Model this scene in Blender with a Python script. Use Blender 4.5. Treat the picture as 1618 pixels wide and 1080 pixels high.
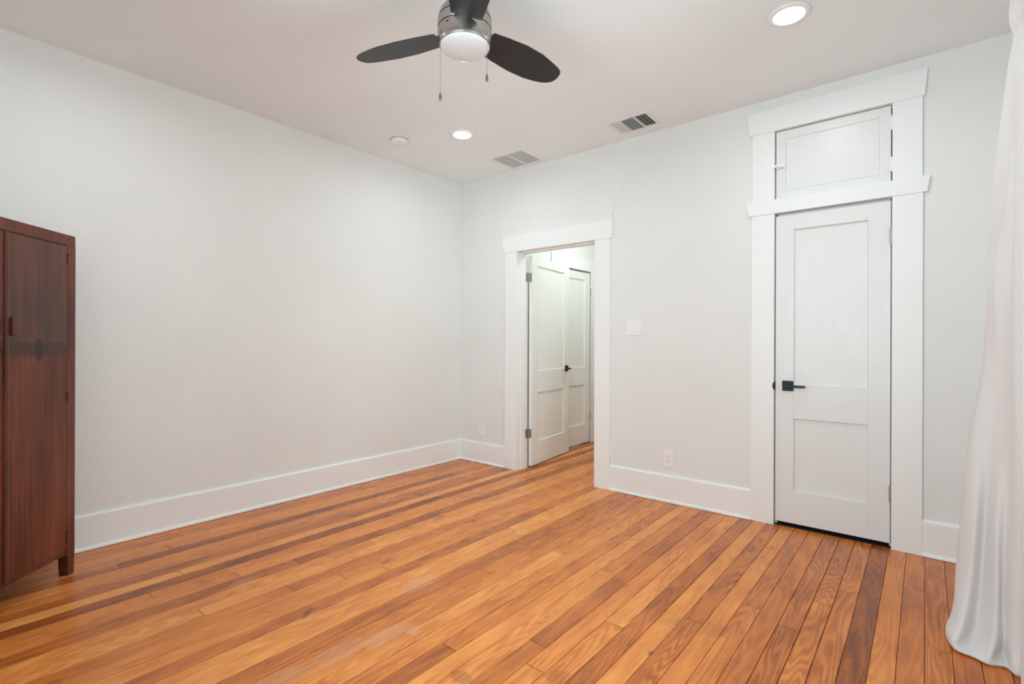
import bpy, bmesh, math, random
from mathutils import Vector, Matrix

for o in list(bpy.data.objects):
    bpy.data.objects.remove(o, do_unlink=True)
scene = bpy.context.scene
COL = scene.collection
R = math.radians

# ------------------------------------------------------------------ camera
CAM = (3.7355, -3.698, 1.2)
F_PX = 793.42
cam_d = bpy.data.cameras.new('camera')
cam = bpy.data.objects.new('camera', cam_d)
COL.objects.link(cam)
cam_d.sensor_fit = 'HORIZONTAL'
cam_d.sensor_width = 36.0
cam_d.lens = F_PX / 1618 * 36.0
cam_d.shift_x = 0.0
cam_d.shift_y = (541.57 - 540.0) / 1618
cam_d.clip_start = 0.02
cam.location = CAM
cam.matrix_world = (Matrix.Translation(CAM) @ Matrix.Rotation(R(39.45), 4, 'Z')
                    @ Matrix.Rotation(R(90), 4, 'X') @ Matrix.Rotation(R(0.195), 4, 'Z'))
scene.camera = cam

# ------------------------------------------------------------------ world, light, exposure
world = bpy.data.worlds.new('world')
scene.world = world
world.use_nodes = True
world.node_tree.nodes['Background'].inputs[0].default_value = (0.85, 0.92, 1.0, 1)
world.node_tree.nodes['Background'].inputs[1].default_value = 0.6

def area(name, loc, rot, sx, sy, power, color, shape='RECTANGLE', spread=180):
    l = bpy.data.lights.new(name, 'AREA')
    l.shape = shape
    l.size = sx
    if shape in ('RECTANGLE', 'ELLIPSE'):
        l.size_y = sy
    l.energy = power
    l.color = color
    l.spread = R(spread)
    o = bpy.data.objects.new(name, l)
    COL.objects.link(o)
    o.location = loc
    o.rotation_euler = rot
    return o

# daylight that comes in through the two windows (lights stand outside the panes)
area('daylight_right', (4.80, -2.0, 1.25), (0, R(102), 0), 2.3, 2.6, 116, (0.825, 0.969, 1.03))
area('daylight_front', (2.75, -4.75, 1.25), (R(98), 0, 0), 2.7, 2.3, 150, (0.825, 0.969, 1.03))
LAMP_W = 5.2
HALL_W = 13.5

vs = scene.view_settings
vs.view_transform = 'Standard'
vs.look = 'None'
vs.gamma = 1.0
vs.use_curve_mapping = False
vs.exposure = 0.07
scene.cycles.max_bounces = 12
scene.cycles.diffuse_bounces = 8
scene.cycles.use_denoising = True

# ------------------------------------------------------------------ helpers
class MB:
    def __init__(self):
        self.bm = bmesh.new()
        self.uv = None
    def face(self, pts):
        vs_ = [self.bm.verts.new(p) for p in pts]
        return self.bm.faces.new(vs_)
    def box(self, x0, x1, y0, y1, z0, z1):
        p = [(x, y, z) for z in (z0, z1) for y in (y0, y1) for x in (x0, x1)]
        v = [self.bm.verts.new(q) for q in p]
        for f in ((0, 2, 3, 1), (4, 5, 7, 6), (0, 1, 5, 4), (2, 6, 7, 3), (0, 4, 6, 2), (1, 3, 7, 5)):
            self.bm.faces.new([v[i] for i in f])
        return self
    def hexa(self, bottom, top):
        """eight corners: bottom ring and top ring, each of four points"""
        a = [self.bm.verts.new(p) for p in bottom]
        b = [self.bm.verts.new(p) for p in top]
        n = len(a)
        self.bm.faces.new(a[::-1]); self.bm.faces.new(b)
        for i in range(n):
            j = (i + 1) % n
            self.bm.faces.new((a[i], a[j], b[j], b[i]))
        return self
    def prism(self, pts2, fn, t0, t1):
        """polygon pts2 extruded between t0 and t1; fn(a, b, t) -> xyz"""
        return self.hexa([fn(a, b, t0) for a, b in pts2], [fn(a, b, t1) for a, b in pts2])
    def tube(self, p0, p1, r0, r1=None, n=12):
        r1 = r0 if r1 is None else r1
        p0 = Vector(p0); p1 = Vector(p1)
        d = (p1 - p0).normalized()
        u = d.orthogonal().normalized(); w = d.cross(u)
        A = [p0 + (u * math.cos(2 * math.pi * i / n) + w * math.sin(2 * math.pi * i / n)) * r0 for i in range(n)]
        B = [p1 + (u * math.cos(2 * math.pi * i / n) + w * math.sin(2 * math.pi * i / n)) * r1 for i in range(n)]
        return self.hexa(A, B)
    def lathe(self, prof, c=(0, 0, 0), n=48, cap=True):
        rings = []
        for r, z in prof:
            if r < 1e-6:
                rings.append([self.bm.verts.new((c[0], c[1], c[2] + z))])
            else:
                rings.append([self.bm.verts.new((c[0] + r * math.cos(2 * math.pi * i / n), c[1] + r * math.sin(2 * math.pi * i / n), c[2] + z)) for i in range(n)])
        for a, b in zip(rings[:-1], rings[1:]):
            for i in range(n):
                j = (i + 1) % n
                if len(a) == 1 and len(b) == 1:
                    continue
                if len(a) == 1:
                    self.bm.faces.new((a[0], b[j], b[i]))
                elif len(b) == 1:
                    self.bm.faces.new((a[i], a[j], b[0]))
                else:
                    self.bm.faces.new((a[i], a[j], b[j], b[i]))
        if cap:
            for rg in (rings[0], rings[-1]):
                if len(rg) > 1:
                    self.bm.faces.new(rg)
        return self
    def xf(self, m):
        bmesh.ops.transform(self.bm, matrix=m, verts=self.bm.verts)
        return self
    def build(self, name, mat, parent=None, bevel=0.0, smooth=False, seg=2, keep=False):
        if not keep:
            bmesh.ops.recalc_face_normals(self.bm, faces=self.bm.faces)
        me = bpy.data.meshes.new(name)
        self.bm.to_mesh(me)
        self.bm.free()
        if mat:
            me.materials.append(mat)
        if smooth:
            for p in me.polygons:
                p.use_smooth = True
        o = bpy.data.objects.new(name, me)
        COL.objects.link(o)
        if parent:
            o.parent = parent
        if bevel > 0:
            b = o.modifiers.new('bevel', 'BEVEL')
            b.width = bevel; b.segments = seg; b.limit_method = 'ANGLE'; b.angle_limit = R(40)
            b.harden_normals = False
        if smooth == 'auto':
            md = o.modifiers.new('ws', 'WEIGHTED_NORMAL')
            md.keep_sharp = True
            me.set_sharp_from_angle(angle=R(35))
        return o

def tag(o, label=None, cat=None, group=None, kind=None):
    if label: o['label'] = label
    if cat: o['category'] = cat
    if group: o['group'] = group
    if kind: o['kind'] = kind
    return o

def empty(name, loc=(0, 0, 0), rz=0.0):
    o = bpy.data.objects.new(name, None)
    o.empty_display_size = 0.1
    o.location = loc
    o.rotation_euler = (0, 0, rz)
    COL.objects.link(o)
    return o

def copy_tree(o, parent=None):
    kids = [c for c in COL.objects if c.parent == o]
    c = o.copy()
    COL.objects.link(c)
    c.parent = parent
    for k in kids:
        copy_tree(k, c)
    return c

# ------------------------------------------------------------------ materials
def mat(name, col, rough=0.5, metal=0.0, spec=0.5, coat=0.0):
    m = bpy.data.materials.new(name)
    m.use_nodes = True
    b = m.node_tree.nodes['Principled BSDF']
    b.inputs['Base Color'].default_value = (*col, 1)
    b.inputs['Roughness'].default_value = rough
    b.inputs['Metallic'].default_value = metal
    b.inputs['Specular IOR Level'].default_value = spec
    b.inputs['Coat Weight'].default_value = coat
    return m

class NG:
    """tiny node helper"""
    def __init__(self, m):
        self.m = m; self.t = m.node_tree; self.b = self.t.nodes['Principled BSDF']
    def n(self, typ, **kw):
        nd = self.t.nodes.new(typ)
        for k, v in kw.items():
            setattr(nd, k, v)
        return nd
    def l(self, a, b):
        self.t.links.new(a, b)
    def val(self, sock, v):
        if hasattr(v, 'is_linked') or isinstance(v, bpy.types.NodeSocket):
            self.l(v, sock)
        else:
            sock.default_value = v
    def math(self, op, a, b=None, c=None, clamp=False):
        nd = self.n('ShaderNodeMath', operation=op, use_clamp=clamp)
        self.val(nd.inputs[0], a)
        if b is not None: self.val(nd.inputs[1], b)
        if c is not None: self.val(nd.inputs[2], c)
        return nd.outputs[0]
    def noise(self, vec, scale=5, detail=3, rough=0.5, dist=0.0):
        nd = self.n('ShaderNodeTexNoise')
        self.l(vec, nd.inputs['Vector'])
        nd.inputs['Scale'].default_value = scale
        nd.inputs['Detail'].default_value = detail
        nd.inputs['Roughness'].default_value = rough
        nd.inputs['Distortion'].default_value = dist
        return nd.outputs['Fac']
    def ramp(self, fac, stops, interp='LINEAR'):
        nd = self.n('ShaderNodeValToRGB')
        cr = nd.color_ramp
        cr.interpolation = interp
        while len(cr.elements) < len(stops):
            cr.elements.new(0.5)
        for e, (p, c) in zip(cr.elements, stops):
            e.position = p
            e.color = (*c, 1) if len(c) == 3 else c
        self.l(fac, nd.inputs[0])
        return nd.outputs[0]
    def mapr(self, v, a, b, c, d, smooth=False):
        nd = self.n('ShaderNodeMapRange')
        nd.clamp = True
        if smooth: nd.interpolation_type = 'SMOOTHSTEP'
        self.val(nd.inputs[0], v)
        for i, x in enumerate((a, b, c, d)):
            nd.inputs[i + 1].default_value = x
        return nd.outputs[0]
    def mix(self, fac, a, b, blend='MIX'):
        nd = self.n('ShaderNodeMix', data_type='RGBA', blend_type=blend)
        self.val(nd.inputs[0], fac)
        for s, v in ((nd.inputs[6], a), (nd.inputs[7], b)):
            if isinstance(v, tuple): s.default_value = (*v, 1) if len(v) == 3 else v
            else: self.l(v, s)
        return nd.outputs[2]
    def xyz(self, vec):
        nd = self.n('ShaderNodeSeparateXYZ'); self.l(vec, nd.inputs[0]); return nd.outputs
    def comb(self, x, y, z):
        nd = self.n('ShaderNodeCombineXYZ')
        for s, v in zip(nd.inputs, (x, y, z)): self.val(s, v)
        return nd.outputs[0]
    def scale(self, vec, s):
        nd = self.n('ShaderNodeVectorMath', operation='MULTIPLY')
        self.l(vec, nd.inputs[0]); nd.inputs[1].default_value = s
        return nd.outputs[0]
    def obj(self):
        return self.n('ShaderNodeTexCoord').outputs['Object']
    def bump(self, h, strength=0.2, dist=0.01):
        nd = self.n('ShaderNodeBump')
        nd.inputs['Strength'].default_value = strength
        nd.inputs['Distance'].default_value = dist
        self.l(h, nd.inputs['Height'])
        self.l(nd.outputs[0], self.b.inputs['Normal'])

def plaster(name, col, rough=0.6, strength=0.35, dist=0.004):
    m = mat(name, col, rough, spec=0.35)
    g = NG(m)
    v = g.obj()
    sep = g.xyz(v)
    vv = g.comb(sep[0], sep[1], g.math('MULTIPLY', sep[2], 1.5))
    n1 = g.noise(vv, 62, 4, 0.6, 0.6)
    n2 = g.noise(v, 9, 3)
    n3 = g.noise(v, 1.3, 2)
    tone = g.mapr(n3, 0.3, 0.7, 0.975, 1.015)
    c = g.mix(1.0, (col[0], col[1], col[2]), g.comb(tone, tone, tone), 'MULTIPLY')
    g.l(c, g.b.inputs['Base Color'])
    h = g.math('ADD', g.math('MULTIPLY', n1, 1.0), g.math('MULTIPLY', n2, 1.2))
    g.bump(h, strength, dist)
    return m

M = {}
M['wall'] = plaster('painted_plaster', (0.785, 0.80, 0.785), 0.6, 0.42, 0.0045)
M['ceiling'] = plaster('painted_ceiling', (0.85, 0.885, 0.895), 0.75, 0.12, 0.002)
M['hallwall'] = plaster('hall_plaster', (0.80, 0.81, 0.79), 0.6, 0.15, 0.002)

def gloss_paint(name, col, rough=0.38):
    m = mat(name, col, rough, spec=0.45)
    g = NG(m)
    v = g.obj()
    n = g.noise(g.scale(v, (1.0, 1.0, 0.35)), 26, 3)
    g.l(g.mapr(n, 0.3, 0.7, rough - 0.04, rough + 0.06), g.b.inputs['Roughness'])
    g.bump(n, 0.10, 0.0015)
    return m
M['trim'] = gloss_paint('white_trim_paint', (0.85, 0.87, 0.865))
M['door'] = gloss_paint('white_door_paint', (0.77, 0.79, 0.785), 0.34)
M['halldoor'] = gloss_paint('white_hall_door_paint', (0.82, 0.83, 0.80), 0.34)
M['crack'] = mat('plaster_crack', (0.42, 0.41, 0.39), 0.9)
M['black_metal'] = mat('matte_black_metal', (0.012, 0.012, 0.013), 0.38, 0.6)
M['plastic'] = mat('white_plastic', (0.85, 0.85, 0.845), 0.3)
M['slot'] = mat('dark_slot', (0.06, 0.06, 0.06), 0.7)
M['duct'] = mat('duct_shade', (0.12, 0.12, 0.11), 0.8)
M['dark'] = mat('dark_cavity', (0.02, 0.018, 0.016), 0.9)  # near-black standing in for shade in gaps; also on the keyhole plates
M['vent'] = mat('white_vent_enamel', (0.80, 0.80, 0.785), 0.4)
M['ventmesh'] = mat('grille_backing', (0.80, 0.80, 0.79), 0.8)
M['hinge'] = mat('satin_nickel_hinge', (0.42, 0.41, 0.38), 0.38, 1.0)

def brushed():
    m = mat('brushed_nickel', (0.43, 0.41, 0.38), 0.26, 1.0)
    g = NG(m)
    v = g.obj()
    n = g.noise(g.scale(v, (8, 8, 900)), 3, 2)
    g.l(g.mapr(n, 0.3, 0.7, 0.20, 0.30), g.b.inputs['Roughness'])
    g.b.inputs['Anisotropic'].default_value = 0.6
    g.bump(n, 0.04, 0.0005)
    return m
M['nickel'] = brushed()
M['fob'] = mat('dull_pewter', (0.16, 0.155, 0.15), 0.35, 0.9)
M['ahinge'] = mat('aged_brass', (0.10, 0.075, 0.06), 0.5, 0.8)
M['seam'] = mat('dark_seam', (0.03, 0.03, 0.03), 0.6)

def blade_mat():
    m = mat('charcoal_blade', (0.030, 0.032, 0.034), 0.42, spec=0.4)
    g = NG(m)
    v = g.obj()
    n = g.noise(g.scale(v, (3, 60, 10)), 4, 4, 0.6)
    g.l(g.ramp(n, [(0.3, (0.013, 0.014, 0.015)), (0.7, (0.027, 0.028, 0.029))]), g.b.inputs['Base Color'])
    g.bump(n, 0.15, 0.001)
    return m
M['blade'] = blade_mat()

def globe_mat():
    m = mat('opal_glass', (0.64, 0.65, 0.645), 0.35)
    b = m.node_tree.nodes['Principled BSDF']
    b.inputs['Subsurface Weight'].default_value = 0.3
    b.inputs['Subsurface Radius'].default_value = (0.02, 0.02, 0.02)
    return m
M['globe'] = globe_mat()

def emit(name, col, s):
    m = bpy.data.materials.new(name); m.use_nodes = True
    t = m.node_tree
    for n in list(t.nodes): t.nodes.remove(n)
    e = t.nodes.new('ShaderNodeEmission'); e.inputs[0].default_value = (*col, 1); e.inputs[1].default_value = s
    o = t.nodes.new('ShaderNodeOutputMaterial'); t.links.new(e.outputs[0], o.inputs[0])
    return m
M['lamp'] = emit('lamp_diffuser', (1.0, 0.98, 0.95), 8.0)

def pane_mat():
    m = bpy.data.materials.new('window_glass'); m.use_nodes = True
    t = m.node_tree
    for n in list(t.nodes): t.nodes.remove(n)
    tr = t.nodes.new('ShaderNodeBsdfTransparent')
    gl = t.nodes.new('ShaderNodeBsdfGlossy'); gl.inputs['Roughness'].default_value = 0.02
    fr = t.nodes.new('ShaderNodeFresnel'); fr.inputs[0].default_value = 1.45
    mx = t.nodes.new('ShaderNodeMixShader'); o = t.nodes.new('ShaderNodeOutputMaterial')
    t.links.new(fr.outputs[0], mx.inputs[0]); t.links.new(tr.outputs[0], mx.inputs[1])
    t.links.new(gl.outputs[0], mx.inputs[2]); t.links.new(mx.outputs[0], o.inputs[0])
    return m
M['pane'] = pane_mat()

def curtain_mat():
    m = mat('white_cotton', (0.84, 0.83, 0.825), 0.85, spec=0.15)
    g = NG(m)
    g.b.inputs['Sheen Weight'].default_value = 0.15
    uv = g.n('ShaderNodeUVMap').outputs[0]
    w = g.noise(g.scale(uv, (1500, 1700, 1)), 1, 2)
    w2 = g.noise(g.scale(uv, (9, 5, 1)), 1, 3)
    g.bump(g.math('ADD', g.math('MULTIPLY', w, .03), w2), 0.25, 0.006)
    # thin cloth lets some daylight through
    tl = g.n('ShaderNodeBsdfTranslucent'); tl.inputs[0].default_value = (0.8, 0.79, 0.78, 1)
    mx = g.n('ShaderNodeMixShader'); mx.inputs[0].default_value = 0.22
    out = [n for n in g.t.nodes if n.type == 'OUTPUT_MATERIAL'][0]
    g.l(g.b.outputs[0], mx.inputs[1]); g.l(tl.outputs[0], mx.inputs[2]); g.l(mx.outputs[0], out.inputs[0])
    return m
M['curtain'] = curtain_mat()

def wood_floor():
    """board tone comes with the mesh (red = tone, green = seed, blue = how strong the figure is)"""
    m = mat('pine_floorboards', (0.5, 0.25, 0.1), 0.3, spec=0.4)
    g = NG(m)
    at = g.n('ShaderNodeAttribute'); at.attribute_name = 'board'
    sp = g.n('ShaderNodeSeparateColor'); g.l(at.outputs['Color'], sp.inputs[0])
    tone, seed, fig = sp.outputs
    v = g.obj()
    s = g.xyz(v)
    off = g.math('MULTIPLY', seed, 37.0)
    # flowing grain: cathedral rings from a strongly stretched distorted field
    px = g.math('ADD', s[0], g.math('MULTIPLY', off, 0.31))
    py = g.math('ADD', s[1], off)
    base = g.comb(px, g.math('MULTIPLY', py, 0.085), off)
    field = g.noise(base, 8.0, 2, 0.40, 0.22)
    rings = g.math('FRACT', g.math('MULTIPLY', field, g.math('ADD', 10.0, g.math('MULTIPLY', fig, 22.0))))
    rings = g.math('ABSOLUTE', g.math('SUBTRACT', g.math('MULTIPLY', rings, 2.0), 1.0))
    rings = g.mapr(rings, 0.15, 0.95, 0.0, 1.0, True)
    fine = g.noise(g.comb(g.math('MULTIPLY', px, 400.0), g.math('MULTIPLY', py, 5.0), off), 1.0, 3, 0.6)
    blot = g.noise(g.comb(g.math('MULTIPLY', px, 9.0), g.math('MULTIPLY', py, 3.2), off), 1.0, 3, 0.55)
    amp = g.math('ADD', 0.07, g.math('MULTIPLY', fig, 0.22))
    t = g.math('ADD', tone, g.math('MULTIPLY', g.math('SUBTRACT', rings, 0.5), amp))
    t = g.math('ADD', t, g.math('MULTIPLY', g.math('SUBTRACT', fine, 0.5), 0.55))
    t = g.math('ADD', t, g.math('MULTIPLY', g.math('SUBTRACT', blot, 0.5), 0.60))
    col = g.ramp(t, [(0.0, (0.17, 0.036, 0.006)), (0.22, (0.32, 0.082, 0.015)), (0.45, (0.56, 0.165, 0.031)),
                     (0.68, (0.75, 0.262, 0.055)), (1.0, (0.92, 0.42, 0.112))])
    # knots and dents
    vn = g.n('ShaderNodeTexVoronoi'); vn.feature = 'F1'
    g.l(g.comb(g.math('MULTIPLY', s[0], 3.1), g.math('MULTIPLY', s[1], 1.7), 0.0), vn.inputs['Vector'])
    vn.inputs['Scale'].default_value = 1.0
    knot = g.mapr(vn.outputs['Distance'], 0.012, 0.045, 0.75, 0.0, True)
    col = g.mix(knot, col, (0.10, 0.035, 0.012))
    # old cross-wise water mark and pale rougher patches
    def blob(cx, cy, rx, ry, ang=0.0):
        ca, sa = math.cos(R(ang)), math.sin(R(ang))
        dx = g.math('SUBTRACT', s[0], cx); dy = g.math('SUBTRACT', s[1], cy)
        a = g.math('DIVIDE', g.math('ADD', g.math('MULTIPLY', dx, ca), g.math('MULTIPLY', dy, sa)), rx)
        b = g.math('DIVIDE', g.math('SUBTRACT', g.math('MULTIPLY', dy, ca), g.math('MULTIPLY', dx, sa)), ry)
        d = g.math('SQRT', g.math('ADD', g.math('MULTIPLY', a, a), g.math('MULTIPLY', b, b)))
        wob = g.math('MULTIPLY', g.math('SUBTRACT', g.noise(v, 24, 4, 0.6), 0.5), 1.1)
        return g.mapr(g.math('ADD', d, wob), 0.75, 1.15, 1.0, 0.0, True)
    dark = None
    for a in DARK_MARKS:
        b_ = blob(*a[:5]); b_ = g.math('MULTIPLY', b_, a[5])
        dark = b_ if dark is None else g.math('MAXIMUM', dark, b_)
    col = g.mix(dark, col, (0.13, 0.040, 0.016))
    pale = None
    for a in PALE_MARKS:
        b_ = blob(*a[:5]); b_ = g.math('MULTIPLY', b_, a[5] * .62)
        pale = b_ if pale is None else g.math('MAXIMUM', pale, b_)
    specks = g.mapr(g.noise(v, 120, 3, 0.7), 0.42, 0.62, 0.15, 1.0)
    pale = g.math('MULTIPLY', pale, specks)
    col = g.mix(pale, col, (0.66, 0.47, 0.36))
    g.l(col, g.b.inputs['Base Color'])
    r0 = g.mapr(blot, 0.3, 0.7, 0.22, 0.36)
    g.l(g.math('ADD', r0, g.math('MULTIPLY', pale, 0.3)), g.b.inputs['Roughness'])
    g.bump(g.math('ADD', fine, g.math('MULTIPLY', rings, 0.6)), 0.07, 0.0015)
    return m
# x, y, rx, ry, angle, strength
DARK_MARKS = [(2.98, -2.46, 0.20, 0.018, -15, .40), (3.32, -2.30, 0.16, 0.014, 8, .35), (2.45, -2.42, 0.05, 0.03, 0, .35),
              (1.62, -2.55, 0.015, 0.05, 40, .5), (1.45, -2.0, 0.018, 0.05, 20, .35), (1.15, -1.35, 0.05, 0.05, 20, .35),
              (2.72, -2.2, 0.05, 0.05, 0, .3), (3.45, -1.9, 0.28, 0.05, 5, .22), (3.0, -1.55, 0.16, 0.06, 25, .2)]
PALE_MARKS = [(1.79, -2.05, 0.055, 0.12, 8, .65), (2.03, -2.43, 0.05, 0.11, 0, .75), (1.99, -2.62, 0.055, 0.12, 0, .6),
              (2.09, -2.34, 0.03, 0.035, 45, .9), (1.97, -2.85, 0.06, 0.12, 0, .55), (1.10, -2.60, 0.04, 0.07, 0, .35)]

def cabinet_wood(name, door=False):
    m = mat(name, (0.12, 0.03, 0.015), 0.36, spec=0.45)
    g = NG(m)
    v = g.obj()
    s = g.xyz(v)
    n = g.noise(g.scale(v, (70, 70, 2.6)), 1.0, 4, 0.62, 0.4)
    n2 = g.noise(g.scale(v, (6, 6, 1.2)), 1.0, 3)
    t = g.math('ADD', g.math('MULTIPLY', n, 0.55), g.math('MULTIPLY', n2, 0.60))
    col = g.ramp(t, [(0.38, (0.045, 0.013, 0.008)), (0.55, (0.108, 0.026, 0.012)), (0.74, (0.20, 0.054, 0.023))])
    if door:
        # upper veneer is greyer and bleached in soft patches; a darker inlaid band with an oval sits at mid height
        up = g.mapr(s[2], 1.155, 1.175, 0.0, 1.0)
        upcol = g.ramp(g.noise(g.scale(v, (16, 16, 3.4)), 1.0, 2, 0.4), [(0.35, (0.060, 0.032, 0.026)), (0.62, (0.12, 0.048, 0.034))])
        col = g.mix(g.math('MULTIPLY', up, 0.8), col, upcol)
        band = g.math('MULTIPLY', g.mapr(s[2], 1.128, 1.134, 0, 1), g.mapr(s[2], 1.190, 1.200, 1, 0))
        ax = g.math('ABSOLUTE', s[0])
        d1 = g.math('DIVIDE', g.math('SUBTRACT', ax, 0.180), 0.026)
        d2 = g.math('DIVIDE', g.math('SUBTRACT', s[2], 1.160), 0.058)
        dd = g.math('SQRT', g.math('ADD', g.math('MULTIPLY', d1, d1), g.math('MULTIPLY', d2, d2)))
        oval = g.mapr(dd, 0.85, 1.05, 1.0, 0.0)
        col = g.mix(g.math('MULTIPLY', band, 0.55), col, (0.025, 0.012, 0.010))
        col = g.mix(g.math('MULTIPLY', oval, 0.8), col, (0.018, 0.013, 0.012))
        join = g.mapr(g.math('ABSOLUTE', g.math('SUBTRACT', ax, 0.180)), 0.0, 0.004, 0.35, 0.0)
        col = g.mix(join, col, (0.02, 0.008, 0.006))
    g.l(col, g.b.inputs['Base Color'])
    g.l(g.mapr(n2, 0.3, 0.7, 0.28, 0.42), g.b.inputs['Roughness'])
    g.bump(n, 0.08, 0.001)
    return m
M['mahogany'] = cabinet_wood('dark_mahogany')
M['veneer'] = cabinet_wood('mahogany_veneer', True)

# ------------------------------------------------------------------ room shell
RX, RY, RH = 4.13, -4.08, 2.837     # room spans x 0..RX, y RY..0
WT = 0.15                            # wall thickness

def struct(name, mb, m, label, cat, parent=None, **kw):
    o = mb.build(name, m, parent, **kw)
    if parent is None:
        tag(o, label, cat, kind='structure')
    return o

# floor boards
S = [-.40, -.315, -.23, -.147, -.063, .02, .106, .192, .28, .364, .45, .535, .62, .705, .785, .870, .952, 1.035, 1.122, 1.21, 1.297, 1.389, 1.475, 1.56, 1.642,
     1.724, 1.81, 1.907, 1.99, 2.076, 2.157, 2.246, 2.327, 2.409, 2.5, 2.583, 2.668, 2.756, 2.837, 2.920, 3.005, 3.085, 3.166,
     3.25, 3.333, 3.41, 3.492, 3.575, 3.655, 3.736, 3.82, 3.902, 3.984, 4.066, 4.148, 4.23]
TONE = [.5, .5, .5, .5, .5, .45, .40, .60, .56, .24, .55, .50, .28, .84, .12, .56, .52, .30, .66, .76, .40, .60, .62, .32, .78,
        .74, .32, .42, .56, .74, .56, .30, .76, .64, .36, .60, .60, .28, .80, .38, .58, .55,
        .48, .34, .52, .54, .16, .60, .54, .56, .44, .50, .5, .5, .5]
FIG = {19: .8, 18: .5, 29: .7, 33: .9, 36: .9, 39: 1.0, 41: .8, 43: .7, 44: .9, 45: .8, 47: .5, 49: .7, 28: .4, 30: .5, 35: .5, 24: .4}
def build_floor():
    rnd = random.Random(11)
    mb = MB()
    bm = mb.bm
    lay = bm.loops.layers.float_color.new('board')
    y0, y1 = RY - 0.02, 3.6
    base = mb.face([(-.45, y0, -.006), (4.25, y0, -.006), (4.25, y1, -.006), (-.45, y1, -.006)])
    for l in base.loops: l[lay] = (-1.2, 0, 0, 1)
    g = .0012
    for i in range(len(S) - 1):
        cuts = [y0]
        y = y0 + rnd.uniform(0.8, 3.4)
        while y < y1 - .5:
            cuts.append(y); y += rnd.uniform(1.6, 4.0)
        cuts.append(y1)
        for j in range(len(cuts) - 1):
            tone = TONE[i] if j == 0 or rnd.random() < .35 else min(.9, max(.08, TONE[i] + rnd.uniform(-.16, .16)))
            fig = FIG.get(i, rnd.uniform(.05, .45)) * .8
            a, b = cuts[j] + g, cuts[j + 1] - g
            # a hair of bevel on the long edges
            e = .0012
            gg = g * rnd.uniform(.6, 1.5)
            x0, x1 = S[i] + gg, S[i + 1] - gg
            prof = [(x0, -.006), (x0, -e), (x0 + e, 0), (x1 - e, 0), (x1, -e), (x1, -.006)]
            tone = .54 + (tone - .5) * (.85 if S[i] < 1.1 else .66) - max(0, S[i] - 2.5) * .10
            c = (tone, rnd.random(), fig, 1)
            for (xa, za), (xb, zb) in zip(prof[:-1], prof[1:]):
                f = mb.face([(xa, a, za), (xb, a, zb), (xb, b, zb), (xa, b, za)])
                for l in f.loops: l[lay] = c
    bmesh.ops.recalc_face_normals(bm, faces=bm.faces)
    for f in bm.faces:
        if f.normal.z < 0: f.normal_flip()
    o = mb.build('floor', wood_floor(), keep=True)
    tag(o, 'orange-brown varnished pine floorboards running towards the doors', 'floor', kind='structure')
build_floor()

c = MB().box(-.3, RX + .15, RY - .15, 3.6, RH, RH + .12)
struct('ceiling', c, M['ceiling'], 'smooth white painted ceiling with the fan and round lights', 'ceiling')

w = MB().box(-WT, 0, RY - .15, .0, 0, RH)
struct('wall_left', w, M['wall'], 'long bare off-white textured wall beside the wardrobe', 'wall')

# back wall: holes for the doorway (x .761-1.600) and the closet with its transom (x 2.960-3.584)
DX0, DX1, DZ = .761, 1.600, 2.062
CX0, CX1, CZ1, CZT0, CZT1 = 2.960, 3.584, 2.064, 2.150, 2.612
def wall_with_hole(mb, a0, a1, z0, z1, holes, fn):
    """fn(a0,a1,z0,z1) adds a block; holes = [(a0,a1,z0,z1)] sorted, not overlapping"""
    cur = a0
    for h in holes:
        fn(cur, h[0], z0, z1)
        if h[2] > z0: fn(h[0], h[1], z0, h[2])
        if h[3] < z1: fn(h[0], h[1], h[3], z1)
        cur = h[1]
    fn(cur, a1, z0, z1)
w = MB()
wall_with_hole(w, -WT, RX + WT, 0, RH, [(DX0 - .02, DX1 + .02, 0, DZ + .02), (CX0 - .02, CX1 + .02, 0, CZT1 + .02)],
               lambda a, b, c_, d: w.box(a, b, 0, WT, c_, d))
wall_back = struct('wall_back', w, M['wall'], 'off-white textured wall with the open doorway and closet', 'wall')
w = MB()
wall_with_hole(w, RY - .15, 0, 0, RH, [(-2.85, -1.15, .65, 2.35)], lambda a, b, c_, d: w.box(RX, RX + WT, a, b, c_, d))
struct('wall_right', w, M['wall'], 'off-white wall behind the white curtain', 'wall')
w = MB()
wall_with_hole(w, 0, RX, 0, RH, [(1.85, 3.65, .65, 2.35)], lambda a, b, c_, d: w.box(a, b, RY - WT, RY, c_, d))
struct('wall_front', w, M['wall'], 'off-white wall behind the camera with a window', 'wall')

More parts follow.
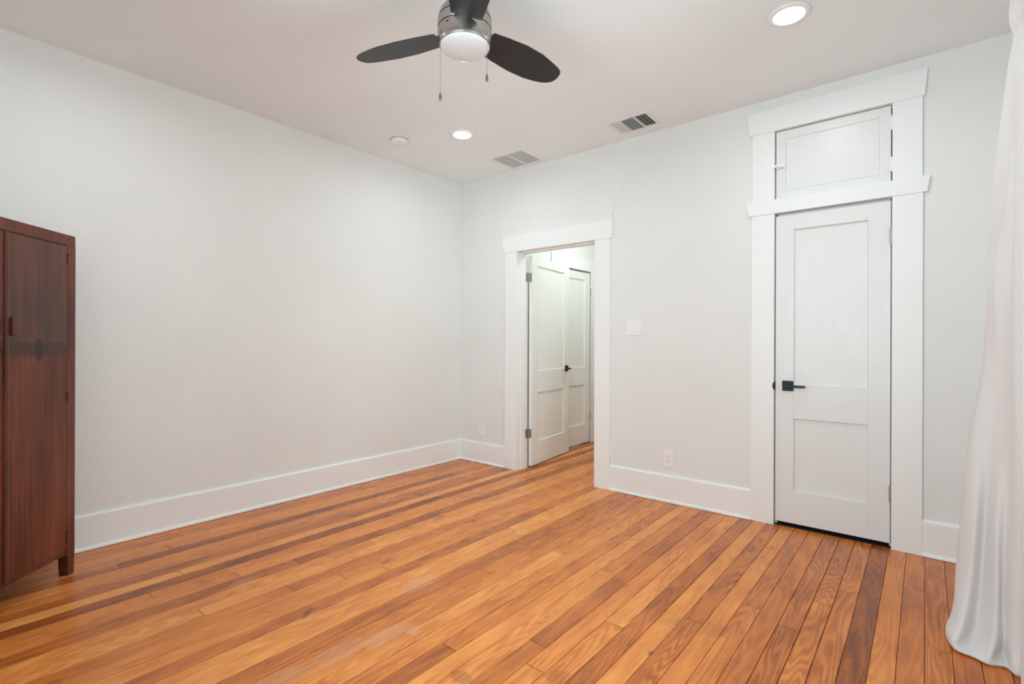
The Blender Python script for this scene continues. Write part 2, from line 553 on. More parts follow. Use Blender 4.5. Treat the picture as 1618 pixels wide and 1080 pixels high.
# windows
def window(name, label, a0, a1, z0, z1, f):
    """f(a, depth, z) -> xyz, depth 0 at room face and growing outward"""
    root = empty(name, f((a0 + a1) / 2, .07, z0))
    tag(root, label, 'window', kind='structure')
    base = Vector(root.location)
    def bx(mb, A0, A1, D0, D1, Z0, Z1):
        p, q = f(A0, D0, Z0), f(A1, D1, Z1)
        mb.box(min(p[0], q[0]) - base.x, max(p[0], q[0]) - base.x, min(p[1], q[1]) - base.y, max(p[1], q[1]) - base.y, Z0 - base.z, Z1 - base.z)
    m = MB()
    t = .045
    bx(m, a0, a0 + t, .0, .14, z0, z1); bx(m, a1 - t, a1, .0, .14, z0, z1)
    bx(m, a0 + t, a1 - t, .0, .14, z0, z0 + t); bx(m, a0 + t, a1 - t, .0, .14, z1 - t, z1)
    m.build('window_frame', M['trim'], root)
    zc = (z0 + z1) / 2
    ac = (a0 + a1) / 2
    m = MB()
    bx(m, a0 + t, a1 - t, .06, .10, zc - .025, zc + .025)
    bx(m, ac - .02, ac + .02, .06, .10, z0 + t, z1 - t)
    m.build('sash_bar', M['trim'], root)
    m = MB()
    bx(m, a0 - .12, a0, -.02, 0, z0, z1 + .0); bx(m, a1, a1 + .12, -.02, 0, z0, z1)
    bx(m, a0 - .14, a1 + .14, -.022, 0, z1, z1 + .14); bx(m, a0 - .14, a1 + .14, -.05, 0, z0 - .035, z0)
    bx(m, a0 - .12, a1 + .12, -.02, 0, z0 - .14, z0 - .035)
    m.build('window_casing', M['trim'], root, bevel=.002)
    m = MB()
    bx(m, a0 + t, a1 - t, .078, .082, z0 + t, z1 - t)
    m.build('pane', M['pane'], root)
window('window_1', 'white framed window behind the curtain', -2.85, -1.15, .65, 2.35, lambda a, d, z: (RX + d, a, z))
window('window_2', 'white framed window in the wall behind the camera', 1.85, 3.65, .65, 2.35, lambda a, d, z: (a, RY - d, z))

# baseboards: board, bevelled cap and quarter-round shoe
BB = [(0, .0025), (.030, .0025), (.030, .008), (.027, .017), (.020, .020), (.018, .022), (.018, .194), (.013, .202), (.0, .206)]
def base_run(mb, p0, p1, nrm, m0=0, m1=0):
    """profile swept from p0 to p1; nrm points into the room; m0/m1 = 1 mitres an inner corner"""
    p0 = Vector((*p0, 0)); p1 = Vector((*p1, 0)); n = Vector((*nrm, 0))
    d = (p1 - p0).normalized()
    A = [p0 + n * a + d * (a * m0) + Vector((0, 0, z)) for a, z in BB]
    B = [p1 + n * a - d * (a * m1) + Vector((0, 0, z)) for a, z in BB]
    mb.hexa([tuple(q) for q in A], [tuple(q) for q in B])
m = MB(); base_run(m, (0, RY), (0, 0), (1, 0), 1, 1)
struct('baseboard_left', m, M['trim'], 'tall white baseboard along the long bare wall', 'baseboard')
m = MB()
base_run(m, (0, 0), (.619, 0), (0, -1), 1, 0)
base_run(m, (1.742, 0), (2.819, 0), (0, -1))
base_run(m, (3.725, 0), (RX, 0), (0, -1), 0, 1)
struct('baseboard_back', m, M['trim'], 'tall white baseboard under the wall with the doorway', 'baseboard')
m = MB(); base_run(m, (RX, 0), (RX, RY), (-1, 0), 1, 1)
struct('baseboard_right', m, M['trim'], 'tall white baseboard behind the curtain', 'baseboard')
m = MB(); base_run(m, (RX, RY), (0, RY), (0, 1), 1, 1)
struct('baseboard_front', m, M['trim'], 'tall white baseboard behind the camera', 'baseboard')

# hairline crack in the plaster above the doorway corner
CR = [(1.760, 2.214), (1.752, 2.262), (1.766, 2.292), (1.770, 2.350), (1.798, 2.370), (1.842, 2.457), (1.880, 2.525), (1.902, 2.57)]
m = MB()
for i, ((xa, za), (xb, zb)) in enumerate(zip(CR[:-1], CR[1:])):
    wa, wb = .0016 * (1 - i / 8), .0016 * (1 - (i + 1) / 8)
    m.hexa([(xa - wa, 0, za), (xa + wa, 0, za), (xb + wb, 0, zb), (xb - wb, 0, zb)],
           [(xa - wa, -.0006, za), (xa + wa, -.0006, za), (xb + wb, -.0006, zb), (xb - wb, -.0006, zb)])
m.build('crack', M['crack'], wall_back)

# ------------------------------------------------------------------ casings
def flared(mb, xb0, xb1, xt0, xt1, z0, z1, y0, y1):
    mb.hexa([(xb0, y0, z0), (xb1, y0, z0), (xb1, y1, z0), (xb0, y1, z0)],
            [(xt0, y0, z1), (xt1, y0, z1), (xt1, y1, z1), (xt0, y1, z1)])
CF = -.020   # casing face
m = MB()
m.box(.619, DX0, CF, 0, 0, DZ); m.box(DX1, 1.741, CF, 0, 0, DZ)
trim1 = empty('trim_1', (DX0, 0, 0))
tag(trim1, 'flat white casing with flared head around the open doorway', 'door casing', kind='structure')
def local(o, root):
    o.parent = root
    o.matrix_parent_inverse = Matrix.Translation(root.location).inverted()
    return o
local(m.build('casing', M['trim'], bevel=.0022), trim1)
m = MB(); flared(m, .603, 1.757, .583, 1.766, DZ, 2.211, CF - .004, 0)
local(m.build('casing_head', M['trim'], bevel=.0022), trim1)
m = MB()
for s_, x in ((1, DX0), (-1, DX1)):
    m.box(min(x, x - s_ * .02), max(x, x - s_ * .02), .0003, WT, 0, DZ)
    m.box(min(x, x + s_ * .011), max(x, x + s_ * .011), .045, .108, 0, DZ)
m.box(DX0 - .02, DX1 + .02, .0003, WT, DZ, DZ + .02)
m.box(DX0, DX1, .045, .108, DZ - .011, DZ)
local(m.build('jamb', M['trim'], bevel=.0012), trim1)
m = MB()   # hall side casing
m.box(.62, DX0 - .006, WT, WT + .02, 0, DZ); m.box(DX1 + .006, 1.74, WT, WT + .02, 0, DZ); m.box(.62, 1.74, WT, WT + .02, DZ + .006, 2.2)
local(m.build('hall_casing', M['trim'], bevel=.002), trim1)

trim2 = empty('trim_2', (CX0, 0, 0))
tag(trim2, 'white casing with two flared heads around the closet and its transom', 'door casing', kind='structure')
m = MB()
m.box(2.819, CX0, CF, 0, 0, CZ1); m.box(CX1, 3.725, CF, 0, 0, CZ1)
m.box(2.822, CX0, CF, 0, 2.157, CZT1); m.box(CX1, 3.722, CF, 0, 2.157, CZT1)
local(m.build('casing', M['trim'], bevel=.0022), trim2)
m = MB(); flared(m, 2.801, 3.744, 2.785, 3.757, CZ1, 2.157, CF - .005, 0)
local(m.build('transom_ledge', M['trim'], bevel=.0022), trim2)
m = MB(); flared(m, 2.805, 3.732, 2.791, 3.744, CZT1, 2.763, CF - .004, 0)
local(m.build('casing_head', M['trim'], bevel=.0022), trim2)
m = MB()
for s_, x in ((1, CX0), (-1, CX1)):
    m.box(min(x, x - s_ * .02), max(x, x - s_ * .02), .0003, WT, 0, CZT1)
    m.box(min(x, x + s_ * .012), max(x, x + s_ * .012), .040, .07, 0, CZ1)
m.box(CX0 - .02, CX1 + .02, .0003, WT, CZT1, CZT1 + .02)
m.box(CX0 - .02, CX1 + .02, .001, WT, CZ1, 2.147)
m.box(CX0, CX1, .040, .07, CZ1 - .011, CZ1)
m.box(CX0, CX1, .030, .06, CZT1 - .011, CZT1)
local(m.build('jamb', M['trim'], bevel=.0012), trim2)
m = MB().box(CX0 - .0005, CX0 + .0018, -.0205, .012, .895, .950)
m.prism([(.0022, -.026), (.0022, .026), (-.004, .020), (-.0075, .010), (-.0085, 0), (-.0075, -.010), (-.004, -.020)], lambda a, c_, t: (CX0 + a, t, .9225 + c_), -.0215, -.0195)
local(m.build('strike_plate', M['black_metal']), trim2)

# closet shell behind the door
m = MB()
m.box(2.5, 3.95, .78, .83, 0, RH); m.box(2.5, 2.55, WT, .78, 0, RH); m.box(3.90, 3.95, WT, .78, 0, RH)
struct('wall_closet', m, M['wall'], 'closet walls behind the closed closet door', 'wall')
m = MB().box(CX0, CX1, .004, WT + .002, .0003, .002); m.box(2.56, 3.89, WT + .002, .77, .0003, .002)  # black sheets on the floor: shade under the door put into colour
struct('closet_gap_shade', m, M['dark'], 'black sheet painting the shade in the gap under the closet door', 'painted shade')

# ------------------------------------------------------------------ doors
def leaf(w_, z0, z1, t, stile, panels, rec=.012, ch=.004):
    """door slab: x 0..w, y 0..t, recessed flat panels on both faces with bevelled edges"""
    mb = MB()
    xs = [0, stile, w_ - stile, w_]
    zs = [z0]
    for a, b in panels: zs += [a, b]
    zs.append(z1)
    mb.box(0, stile, 0, t, z0, z1); mb.box(w_ - stile, w_, 0, t, z0, z1)
    for i in range(0, len(zs), 2):
        mb.box(stile, w_ - stile, 0, t, zs[i], zs[i + 1])
    for a, b in panels:
        x0, x1 = stile, w_ - stile
        for y, s_ in ((0, 1), (t, -1)):
            o_ = [(x0, y, a), (x1, y, a), (x1, y, b), (x0, y, b)]
            i_ = [(x0 + ch, y + s_ * rec, a + ch), (x1 - ch, y + s_ * rec, a + ch), (x1 - ch, y + s_ * rec, b - ch), (x0 + ch, y + s_ * rec, b - ch)]
            for k in range(4):
                l_ = (k + 1) % 4
                mb.face([o_[k], o_[l_], i_[l_], i_[k]])
            mb.face(i_)
    return mb

def lever(root, x, z, face_y, side, s_=1, direction=1, m='black_metal'):
    """square rose, neck and straight lever; side -1 = towards -y"""
    h = empty('tmp', (0, 0, 0))
    bpy.data.objects.remove(h)
    b = MB().box(x - .033, x + .033, min(face_y, face_y + side * .009), max(face_y, face_y + side * .009), z - .033, z + .033)
    b.tube((x, face_y, z), (x, face_y + side * .050, z), .010, n=16)
    x1 = x + direction * .105
    y0, y1 = face_y + side * .040, face_y + side * .054
    b.box(min(x - direction * .011, x1), max(x - direction * .011, x1), min(y0, y1), max(y0, y1), z - .008, z + .008)
    o = b.build('handle', M[m], root, bevel=.0015)
    o['label'] = 'matt black lever handle on a square plate'
    return o

def knuckle(root, x, y, z, m='hinge', h=.092, r=.0068, name='hinge', plate=None):
    b = MB().tube((x, y, z - h / 2), (x, y, z + h / 2), r, n=14)
    b.tube((x, y, z + h / 2), (x, y, z + h / 2 + .005), r * .75, n=14); b.tube((x, y, z - h / 2 - .005), (x, y, z - h / 2), r * .75, n=14)
    for k in (-.25, .25):
        b.tube((x, y, z + k * h - .0006), (x, y, z + k * h + .0006), r * 1.08, n=14)
    if plate: b.box(*plate, z - h / 2, z + h / 2)
    return b.build(name, M[m], root)

# closet door, closed, face flush with the wall plane
d1 = empty('door_1', (2.9665, 0, 0))
tag(d1, 'closed white two panel closet door with black lever', 'door', kind='structure')
leaf(.611, .029, 2.046, .035, .108, [(.242, .713), (.930, 1.948)]).build('door_leaf', M['door'], d1, bevel=.0012)
lever(d1, .0735, .925, 0, -1)
for z in (1.838, .322):
    knuckle(d1, .6125, -.010, z)
# transom door
d2 = empty('door_2', (2.9665, 0, 2.153))
tag(d2, 'small white panelled cupboard door above the closet', 'door', kind='structure')
leaf(.611, .0, .452, .025, .056, [(.056, .396)], rec=.005, ch=.004).build('door_leaf', M['door'], d2, bevel=.0012)
for z in (.348, .104):
    knuckle(d2, .6125, -.008, z, m='trim', h=.075, r=.006)
m = MB().box(-.014, .022, -.026, -.021, .212, .230)
m.box(.0, .055, -.010, 0, .205, .233)
m.tube((-.004, -.026, .221), (.050, -.016, .216), .006, n=12)
m.build('latch', M['trim'], d2, bevel=.0015)

# open bedroom door, swung out into the hall
OA = 97.0
d3 = empty('door_3', (.766, WT + .012, 0), R(OA))
tag(d3, 'open white two panel door swung into the hall', 'door', kind='structure')
# local x runs along the leaf away from the hinge, local -y is the face seen from the room
b = leaf(.815, .012, 2.045, .035, .115, [(.235, .713), (.930, 1.958)])
b.xf(Matrix.Translation((.004, -.037, 0)))
b.build('door_leaf', M['halldoor'], d3, bevel=.0012)
lever(d3, .748, .925, -.037, -1, direction=-1)
for z in (1.835, .325):
    b = MB().tube((0, 0, z - .045), (0, 0, z + .045), .0065, n=14)
    b.box(.002, .0045, -.034, -.002, z - .044, z + .044)
    o = b.build('hinge', M['hinge'], d3)
for z in (1.835, .325):
    m = MB().box(DX0, DX0 + .0025, WT - .036, WT + .004, z - .044, z + .044)
    local(m.build('hinge_plate', M['hinge']), trim1)

# ------------------------------------------------------------------ hall beyond the doorway
HX = .585
m = MB()
wall_with_hole(m, WT, 3.4, 0, RH, [(.875, 1.625, 0, 2.064)], lambda a, b, c_, d: m.box(HX - .12, HX, a, b, c_, d))
m.box(HX - .55, HX - .5, .6, 2.0, 0, RH)
struct('wall_hall_left', m, M['hallwall'], 'white hall wall seen above the open door', 'wall')
m = MB().box(1.85, 1.97, WT, 3.4, 0, RH)
struct('wall_hall_right', m, M['hallwall'], 'white hall wall right of the doorway', 'wall')
m = MB().box(-.1, 2.0, 3.4, 3.5, 0, RH)
struct('wall_hall_end', m, M['hallwall'], 'white wall at the end of the hall', 'wall')
m = MB()
m.box(HX, .600, .795, .885, 0, 2.064); m.box(HX, .600, 1.615, 1.74, 0, 2.064); m.box(HX, .602, .79, 1.76, 2.064, 2.208)
m.box(HX - .12, HX + .012, .865, .885, 0, 2.064); m.box(HX - .12, HX + .012, 1.615, 1.635, 0, 2.064)
struct('trim_3', m, M['trim'], 'white casing of the hall closet door', 'door casing', bevel=.002)
m = MB(); base_run(m, (HX, 1.74), (HX, 3.4), (1, 0)); base_run(m, (HX, WT + .02), (HX, .79), (1, 0))
struct('baseboard_hall', m, M['trim'], 'white baseboard along the hall wall', 'baseboard')
d4 = empty('door_4', (.594, .891, 0), R(90))
tag(d4, 'closed white two panel hall door behind the open one', 'door', kind='structure')
b = leaf(.716, .015, 2.040, .035, .115, [(.240, .706), (.918, 1.952)])
b.build('door_leaf', M['halldoor'], d4, bevel=.0012)
for z in (1.815, .325):
    knuckle(d4, .720, -.004, z)

# ------------------------------------------------------------------ recessed ceiling lights
def downlight(x, y, label):
    r = empty('recessed_light', (x, y, RH))
    tag(r, label, 'ceiling light', 'recessed ceiling lights')
    b = MB()
    b.lathe([(.068, -.004), (.072, -.010), (.082, -.011), (.094, -.006), (.096, 0), (.068, 0), (.068, -.004)], n=48, cap=False)
    b.build('trim_ring', M['plastic'], r, smooth=True)
    b = MB().lathe([(.0, -.0045), (.067, -.0045), (.067, -.0005), (.0, -.0005)], n=48, cap=False)
    b.build('diffuser', M['lamp'], r)
    area('downlight_beam', (x, y, RH - .012), (0, 0, 0), .13, .13, LAMP_W, (.90, .965, .97), 'DISK', 170)
    return r
downlight(.923, -.905, 'round white recessed light, lit, nearer the far corner, beside the smoke alarm')
downlight(3.208, -.900, 'round white recessed light, lit, in front of the closet, largest in view')
downlight(.923, -3.175, 'round white recessed light, lit, over the wardrobe corner')
downlight(3.208, -3.180, 'round white recessed light, lit, over the camera')
r = empty('hall_light', (1.5, 1.05, RH))
tag(r, 'round lit ceiling light in the hall beyond the doorway', 'ceiling light')
MB().lathe([(.0, -.03), (.12, -.03), (.14, -.02), (.15, 0), (.0, 0)], n=40, cap=False).build('diffuser', M['lamp'], r, smooth=True)
area('hall_beam', (1.5, 1.05, RH - .04), (0, 0, 0), .28, .28, HALL_W, (.88, 1.0, .97), 'DISK', 180)

# ------------------------------------------------------------------ ceiling fan
FX, FY = 2.172, -2.131
fan = empty('ceiling_fan', (FX, FY, RH))
tag(fan, 'brushed nickel ceiling fan with three charcoal blades and opal light', 'ceiling fan')
def Z(z): return z - RH
def ring(prof, name, m, parent=fan, **kw):
    b = MB().lathe([(r_, Z(z)) for r_, z in prof], n=96, cap=False)
    return b.build(name, M[m], parent, smooth='auto', **kw)
ring([(.0, 2.837), (.078, 2.837), (.080, 2.80), (.076, 2.70), (.075, 2.668), (.0, 2.668)], 'canopy', 'nickel')
ring([(.0, 2.672), (.078, 2.672), (.094, 2.662), (.108, 2.642), (.1165, 2.616), (.1175, 2.611), (.0, 2.611)], 'motor_cap', 'nickel')
ring([(.0, 2.607), (.117, 2.607), (.1185, 2.605), (.1185, 2.571), (.117, 2.569), (.0, 2.569)], 'motor_housing', 'nickel')
ring([(.0, 2.563), (.118, 2.563), (.1185, 2.560), (.1180, 2.535), (.1150, 2.510), (.1110, 2.499), (.105, 2.497), (.0, 2.497)], 'light_kit', 'nickel')
ring([(.0, 2.613), (.1140, 2.613), (.1140, 2.560), (.0, 2.560)], 'seam_band', 'seam')
ring([(.1075 * math.cos(R(t_)), 2.500 - .034 * math.sin(R(t_)) ** .9 if t_ else 2.500) for t_ in range(0, 90, 6)] + [(.0, 2.466)], 'glass_globe', 'globe')
# the heart-shaped vent nick and the screw of the light kit
b = MB()
for dx, dz, rr in ((-.003, .002, .0030), (.003, .002, .0030), (.0, -.001, .0028), (.013, .004, .0012)):
    a = R(-83) + dx / .118
    b.tube((math.cos(a) * .112, math.sin(a) * .112, Z(2.548) + dz), (math.cos(a) * .1192, math.sin(a) * .1192, Z(2.548) + dz), rr, n=10)
b.build('vent_nick', M['seam'], fan)

def blade(k):
    up = [(.123, .071), (.127, .077), (.20, .095), (.31, .117), (.41, .125), (.47, .121), (.520, .113), (.545, .103), (.563, .090), (.573, .074), (.577, .056), (.577, .046)]
    dn = [(.574, .028), (.564, .008), (.540, -.006), (.495, -.022), (.41, -.047), (.31, -.060), (.20, -.060), (.128, -.056), (.123, -.050)]
    pts = [(.1165 + (a - .123) * .972, c_) for a, c_ in up + dn]
    b = MB()
    t = .0045
    b.prism(pts, lambda a, c_, z: (a, c_, z), -t / 2, t / 2)
    b.xf(Matrix.Rotation(R(-12), 4, 'X'))
    o = b.build('blade', M['blade'], fan, bevel=.0014)
    o.location = (0, 0, Z(2.559))
    o.rotation_euler = (0, 0, R(-166.9 + (0, -120, 120)[k]))
    b = MB().box(.085, .150, -.020, .030, .0024, .008)
    b.xf(Matrix.Rotation(R(-12), 4, 'X'))
    b.build('blade_bracket', M['nickel'], o)
for k in range(3): blade(k)

# pull chains hang from the light kit, on the side facing the room
ca, sa = math.cos(R(39.45)), math.sin(R(39.45))
def chain(lat, dep, z0, z1, name):
    x, y = lat * ca + dep * sa, lat * sa - dep * ca
    b = MB()
    zz = Z(z0)
    n = int((z0 - z1 - .03) / .0045)
    b.tube((x, y, Z(z0)), (x, y, Z(z1 + .030)), .0008, n=6)
    for i in range(n):
        q = Z(z0) - i * .0045
        b.lathe([(0, .0014), (.0014, 0), (0, -.0014)], (x, y, q), n=6, cap=False)
    o = b.build(name, M['nickel'], fan)
    b = MB().lathe([(.0, .034), (.0022, .033), (.003, .028), (.0055, .018), (.0065, .010), (.0055, .002), (.003, 0), (0, 0)], (x, y, Z(z1)), n=16, cap=False)
    b.build('pull_fob', M['fob'], o, smooth=True)
    b = MB().tube((x * .93, y * .93, Z(z0)), (x * 1.02, y * 1.02, Z(z0)), .004, n=10)
    b.build('chain_outlet', M['nickel'], o)
chain(-.0965, .072, 2.520, 2.228, 'pull_chain')
chain(.1010, .064, 2.530, 2.312, 'pull_chain')

# ------------------------------------------------------------------ ceiling fittings
M['alarm_plate'] = mat('alarm_base_shade', (0.55, 0.55, 0.54), 0.5)  # grey paints the shadow outline of the gap into the plate
sm = empty('smoke_alarm', (.452, -1.150, RH))
tag(sm, 'round white smoke alarm on the ceiling', 'smoke alarm')
MB().lathe([(0, 0), (.072, 0), (.072, -.006), (.066, -.008), (0, -.008)], n=48, cap=False).build('mounting_plate', M['alarm_plate'], sm)
MB().lathe([(0, -.0095), (.068, -.0095), (.069, -.018), (.064, -.028), (.050, -.034), (0, -.035)], n=48, cap=False).build('alarm_body', M['plastic'], sm, smooth='auto')
b = MB()
for dx, dy in ((.020, -.030), (.036, -.022), (.030, -.040)):
    b.tube((dx, dy, -.030), (dx, dy, -.0355), .004, n=12)
b.build('test_button', M['ventmesh'], sm)

# square return grille
gx, gy = (.722 + 1.128) / 2, -.222
g = empty('return_air_grille', (gx, gy, RH))
tag(g, 'square white return air grille with a centre bar on the ceiling', 'air vent')
hw, hh = .196, .176
def frame(mb, hw, hh, bw, z0, z1):
    mb.box(-hw, hw, -hh, -hh + bw, z0, z1); mb.box(-hw, hw, hh - bw, hh, z0, z1)
    mb.box(-hw, -hw + bw, -hh + bw, hh - bw, z0, z1); mb.box(hw - bw, hw, -hh + bw, hh - bw, z0, z1)
b = MB(); frame(b, hw, hh, .034, -.009, 0); b.build('grille_frame', M['vent'], g, bevel=.003)
MB().box(-hw + .03, hw - .03, -hh + .03, hh - .03, -.0018, -.0004).build('filter', M['ventmesh'], g)
b = MB()
n = 21
for i in range(n):
    y = -hh + .040 + (2 * hh - .080) * i / (n - 1)
    b.hexa([(-hw + .03, y - .004, -.0085), (hw - .03, y - .004, -.0085), (hw - .03, y - .003, -.0085), (-hw + .03, y - .003, -.0085)],
           [(-hw + .03, y + .003, -.002), (hw - .03, y + .003, -.002), (hw - .03, y + .004, -.002), (-hw + .03, y + .004, -.002)])
b.build('louvre', M['vent'], g)
MB().box(-.005, .005, -hh + .03, hh - .03, -.0105, -.002).build('centre_bar', M['vent'], g)

# three-way supply register
g = empty('supply_register', (2.055, -.2475, RH))
tag(g, 'rectangular white three way supply register with dark slots on ceiling', 'air vent')
hw, hh = .166, .128
b = MB(); frame(b, hw, hh, .026, -.008, 0); b.build('register_frame', M['vent'], g, bevel=.003)
MB().box(-hw + .02, hw - .02, -hh + .02, hh - .02, -.0012, -.0003).build('duct_shade_plate', M['duct'], g)  # dark plate under the unbroken ceiling, painting the shade inside the duct
b = MB()
ix, iy = hw - .026, hh - .026
for x in (-.058, .052): b.box(x - .004, x + .004, -iy, iy, -.012, -.001)
for i in range(9):                       # middle bank: slats across
    y = -iy + .006 + (2 * iy - .012) * i / 8
    b.hexa([(-.054, y - .006, -.013), (.048, y - .006, -.013), (.048, y - .005, -.013), (-.054, y - .005, -.013)],
           [(-.054, y + .002, -.003), (.048, y + .002, -.003), (.048, y + .003, -.003), (-.054, y + .003, -.003)])
for i in range(3):                       # right bank leans away, left bank leans towards the middle
    x = .072 + i * .026
    b.hexa([(x, -iy, -.013), (x + .0015, -iy, -.013), (x + .0015, iy, -.013), (x, iy, -.013)],
           [(x - .008, -iy, -.002), (x - .0065, -iy, -.002), (x - .0065, iy, -.002), (x - .008, iy, -.002)])
    x = -.136 + i * .026
    b.hexa([(x - .004, -iy, -.010), (x - .0025, -iy, -.010), (x - .0025, iy, -.010), (x - .004, iy, -.010)],
           [(x + .007, -iy, -.002), (x + .0085, -iy, -.002), (x + .0085, iy, -.002), (x + .007, iy, -.002)])
b.build('slat', M['vent'], g)

# ------------------------------------------------------------------ switch and outlets
def plate(name, x, z, w_, h_, label, cat, group=None):
    r = empty(name, (x, 0, z))
    tag(r, label, cat, group)
    MB().box(-w_ / 2, w_ / 2, -.0055, -.0002, -h_ / 2, h_ / 2).build('cover_plate', M['plastic'], r, bevel=.0022)
    return r
s = plate('switch_plate', 1.948, 1.324, .122, .122, 'white double switch plate beside the doorway casing', 'light switch')
for x in (-.023,):
    b = MB().box(x - .005, x + .005, -.008, -.005, -.012, .012)
    b.hexa([(x - .0035, -.006, -.004), (x + .0035, -.006, -.004), (x + .0035, -.006, .005), (x - .0035, -.006, .005)],
           [(x - .003, -.017, .006), (x + .003, -.017, .006), (x + .003, -.017, .011), (x - .003, -.017, .011)])
    b.build('toggle', M['plastic'], s)
b = MB().box(.023 - .0165, .023 + .0165, -.0075, -.005, -.033, .033)
b.build('dimmer_insert', M['plastic'], s, bevel=.0015)
b = MB().box(.0215, .0285, -.0135, -.007, .006, .020); b.box(.0215, .0285, -.0135, -.007, -.020, -.006)
b.build('rocker', M['plastic'], s, bevel=.001)
for x, z in ((-.023, .030), (-.023, -.030), (.023, .046), (.023, -.046)):
    MB().tube((x, -.005, z), (x, -.0064, z), .003, n=10).build('screw', M['ventmesh'], s)

def outlet(x, z, label):
    s = plate('outlet', x, z, .078, .122, label, 'power outlet', 'wall outlets')
    for dz in (-.0195, .0195):
        b = MB()
        pts = [(.0165 * math.cos(a) if abs(math.cos(a)) < .82 else math.copysign(.0135, math.cos(a)), .0145 * math.sin(a)) for a in [2 * math.pi * i / 24 for i in range(24)]]
        b.prism(pts, lambda a, c_, t: (a, t, c_ + dz), -.0075, -.005)
        f = b.build('socket', M['plastic'], s)
        b = MB().box(-.0075, -.0055, -.0080, -.0070, dz + .000, dz + .008)
        b.box(.0055, .0075, -.0080, -.0070, dz + .000, dz + .0075)
        b.tube((0, -.0070, dz - .006), (0, -.0080, dz - .006), .0025, n=10)
        b.build('socket_slot', M['slot'], f)
    MB().tube((0, -.005, 0), (0, -.0066, 0), .003, n=10).build('screw', M['ventmesh'], s)
outlet(2.236, .325, 'white wall outlet between the doorway and the closet')
outlet(.313, .338, 'white wall outlet left of the doorway near the corner')

# ------------------------------------------------------------------ wardrobe
wd = empty('wardrobe', (.606, -3.4125, 0), R(135))
tag(wd, 'dark mahogany two door wardrobe standing across the corner', 'wardrobe')
H, W2, D = 1.745, .41, .42
b = MB()
b.box(-W2, -W2 + .022, .012, D, .11, 1.69); b.box(W2 - .022, W2, .012, D, .11, 1.69)
b.box(-W2 + .02, W2 - .02, D - .012, D - .002, .11, 1.69)
b.box(-W2 + .02, W2 - .02, .03, D - .01, .125, .145)
b.build('carcass', M['mahogany'], wd, bevel=.0015)
b = MB().box(-W2, W2, 0, D, 1.688, H)
b.build('top', M['mahogany'], wd, bevel=.004)
b = MB()
for s_ in (-1, 1):
    b.box(min(s_ * W2, s_ * (W2 - .055)), max(s_ * W2, s_ * (W2 - .055)), 0, .03, .105, 1.692)
b.build('front_stile', M['mahogany'], wd, bevel=.0025)
MB().box(-W2 + .05, W2 - .05, .006, .030, .110, .138).build('bottom_rail', M['mahogany'], wd, bevel=.002)
for sx in (-1, 1):
    for y0 in (0, D - .05):
        x0, x1 = sorted((sx * W2, sx * (W2 - .046)))
        b = MB().hexa([(x0 + .002, y0 + .002, 0), (x1 - .002, y0 + .002, 0), (x1 - .002, y0 + .046, 0), (x0 + .002, y0 + .046, 0)],
                      [(x0, y0, .112), (x1, y0, .112), (x1, y0 + .05, .112), (x0, y0 + .05, .112)])
        b.build('leg', M['mahogany'], wd, bevel=.003)
for sx in (-1, 1):
    x0, x1 = sorted((sx * .0035, sx * .3515))
    dr = MB().box(x0, x1, -.002, .018, .136, 1.685).build('door', M['veneer'], wd, bevel=.002)
    if sx == 1:
        pts = [(-.004, .0), (-.004, -.006), (-.0005, -.011), (.006, -.013), (.0125, -.011), (.017, -.006), (.017, .0)]
        MB().prism(pts, lambda a, c_, t: (a, c_, t), .136, 1.685).build('astragal', M['mahogany'], dr, smooth=False, bevel=.001)
    if sx == 1:
        b = MB().box(.010, .030, -.030, -.001, 1.226, 1.308)
        o = b.build('handle', M['mahogany'], dr, bevel=.005, seg=3)
        o['label'] = 'square wooden pull'
    kx = .022 if sx == 1 else -.022
    b = MB().tube((kx, -.0015, 1.163), (kx, -.0035, 1.163), .007, n=16)
    b.build('keyhole_plate', M['dark'], dr)
    for z, h_ in ((1.620, .058), (.920, .050), (.205, .070)):
        q = MB().tube((sx * .354, -.004, z - h_ / 2), (sx * .354, -.004, z + h_ / 2), .0038, n=12)
        q.build('hinge', M['ahinge'], dr)
MB().box(-W2 + .03, W2 - .03, .020, .026, .14, 1.688).build('dark_interior', M['dark'], wd)

# ------------------------------------------------------------------ curtain
rod = empty('curtain_rod', (4.022, -1.0, 2.44))
tag(rod, 'thin white curtain rod threaded through the curtain heading', 'curtain rod')
MB().tube((0, .165, 0), (0, -2.0, 0), .007, n=16).build('rod', M['trim'], rod)
for y in (.150, -1.95):
    b = MB().box(0, .106, y - .006, y + .006, -.010, .004); b.box(.100, .1075, y - .015, y + .015, -.035, .035)
    b.build('bracket', M['trim'], rod)

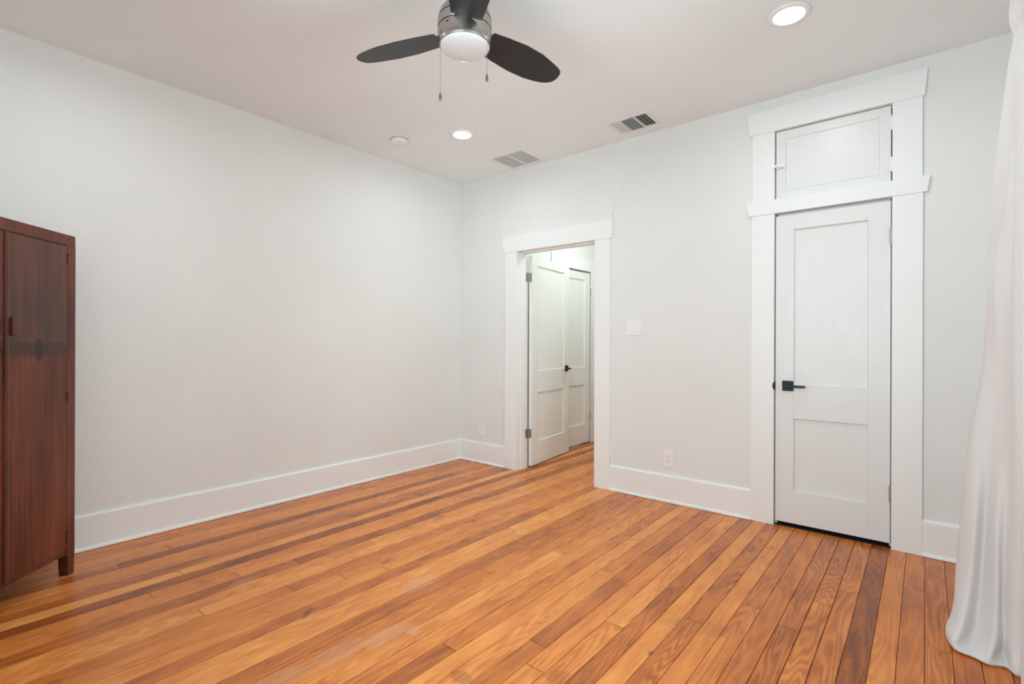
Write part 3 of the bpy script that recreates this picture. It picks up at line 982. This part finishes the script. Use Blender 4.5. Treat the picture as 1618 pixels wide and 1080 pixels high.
tail = [(4.040, -1.13), (4.000, -1.19), (4.050, -1.25), (4.005, -1.32), (4.050, -1.40), (4.02, -1.46)]
KEYS = [
 (2.60, [(4.002, -.850), (4.020, -.868), (3.998, -.895), (4.040, -.930), (4.000, -.965), (4.045, -1.005), (4.000, -1.06)] + tail),
 (2.52, [(3.994, -.850), (4.012, -.868), (3.993, -.895), (4.040, -.930), (3.996, -.965), (4.045, -1.005), (3.998, -1.06)] + tail),
 (2.452, [(4.006, -.852), (4.012, -.870), (4.010, -.895), (4.012, -.930), (4.010, -.965), (4.012, -1.005), (4.010, -1.06)] + [(4.012, y) for x, y in tail]),
 (2.425, [(4.006, -.852), (4.012, -.870), (4.009, -.895), (4.012, -.930), (4.009, -.965), (4.012, -1.005), (4.010, -1.06)] + [(4.012, y) for x, y in tail]),
 (2.30, [(3.990, -.852), (3.998, -.872), (4.008, -.905), (3.995, -.935), (4.020, -.970), (3.992, -1.010), (4.020, -1.07)] + tail),
 (1.88, [(3.950, -.852), (3.962, -.882), (3.978, -.915), (3.992, -.950), (3.982, -.995), (4.002, -1.025), (3.995, -1.08)] + tail),
 (1.50, [(3.936, -.853), (3.950, -.885), (3.956, -.925), (3.945, -.975), (3.972, -1.000), (3.992, -1.030), (3.990, -1.08)] + tail),
 (1.13, [(3.919, -.855), (3.925, -.905), (3.936, -.930), (3.952, -.955), (3.972, -.985), (3.990, -1.035), (3.992, -1.08)] + tail),
 (.80, [(3.877, -.856), (3.884, -.900), (3.908, -.930), (3.938, -.950), (3.965, -.990), (3.985, -1.030), (3.998, -1.08)] + tail),
 (.50, [(3.855, -.858), (3.864, -.905), (3.892, -.955), (3.926, -.935), (3.948, -1.020), (3.975, -1.020), (3.998, -1.08)] + tail),
 (.25, [(3.838, -.860), (3.848, -.920), (3.876, -.975), (3.915, -.950), (3.945, -1.045), (3.970, -1.030), (3.992, -1.09)] + tail),
 (.10, [(3.832, -.870), (3.826, -.945), (3.850, -1.030), (3.900, -.985), (3.938, -1.080), (3.968, -1.060), (3.990, -1.10)] + tail),
 (.04, [(3.820, -.885), (3.806, -.965), (3.828, -1.075), (3.885, -1.015), (3.925, -1.110), (3.965, -1.050), (3.990, -1.13)] + tail),
 (.012, [(3.822, -.890), (3.806, -.975), (3.826, -1.080), (3.880, -1.095), (3.920, -1.122), (3.968, -1.100), (3.992, -1.14)] + tail),
 (.004, [(3.832, -.895), (3.820, -.975), (3.836, -1.060), (3.885, -1.075), (3.925, -1.105), (3.972, -1.085), (3.996, -1.13)] + tail),
]
def cr(p0, p1, p2, p3, t):
    return tuple(.5 * ((2 * b_) + (-a + c_) * t + (2 * a - 5 * b_ + 4 * c_ - d_) * t * t + (-a + 3 * b_ - 3 * c_ + d_) * t ** 3)
                 for a, b_, c_, d_ in zip(p0, p1, p2, p3))
def resample(P, n):
    out = []
    for i in range(len(P) - 1):
        a, b_, c_, d_ = P[max(i - 1, 0)], P[i], P[i + 1], P[min(i + 2, len(P) - 1)]
        for k in range(n):
            out.append(cr(a, b_, c_, d_, k / n))
    out.append(tuple(P[-1]))
    return out
rows = []
for z, pts in KEYS:
    rows.append([(x, y, z) for x, y in resample(pts, 9)])
cols = list(zip(*rows))
cols = [resample(list(c_), 10) for c_ in cols]
b = MB()
nv = len(cols[0])
uvl = b.bm.loops.layers.uv.new('UVMap')
V = [[b.bm.verts.new((x, y, max(z, .004))) for x, y, z in c_] for c_ in cols]
for i in range(len(V) - 1):
    for j in range(nv - 1):
        f = b.bm.faces.new((V[i][j], V[i][j + 1], V[i + 1][j + 1], V[i + 1][j]))
        for l, (a, c_) in zip(f.loops, ((i, j), (i, j + 1), (i + 1, j + 1), (i + 1, j))):
            l[uvl].uv = (a / len(V), c_ / nv * 2.6)
cu = b.build('curtain', M['curtain'], smooth=True)
tag(cu, 'long white cotton curtain hanging by the right wall and pooling on floor', 'curtain')
sd = cu.modifiers.new('thick', 'SOLIDIFY'); sd.thickness = .0022; sd.offset = 0
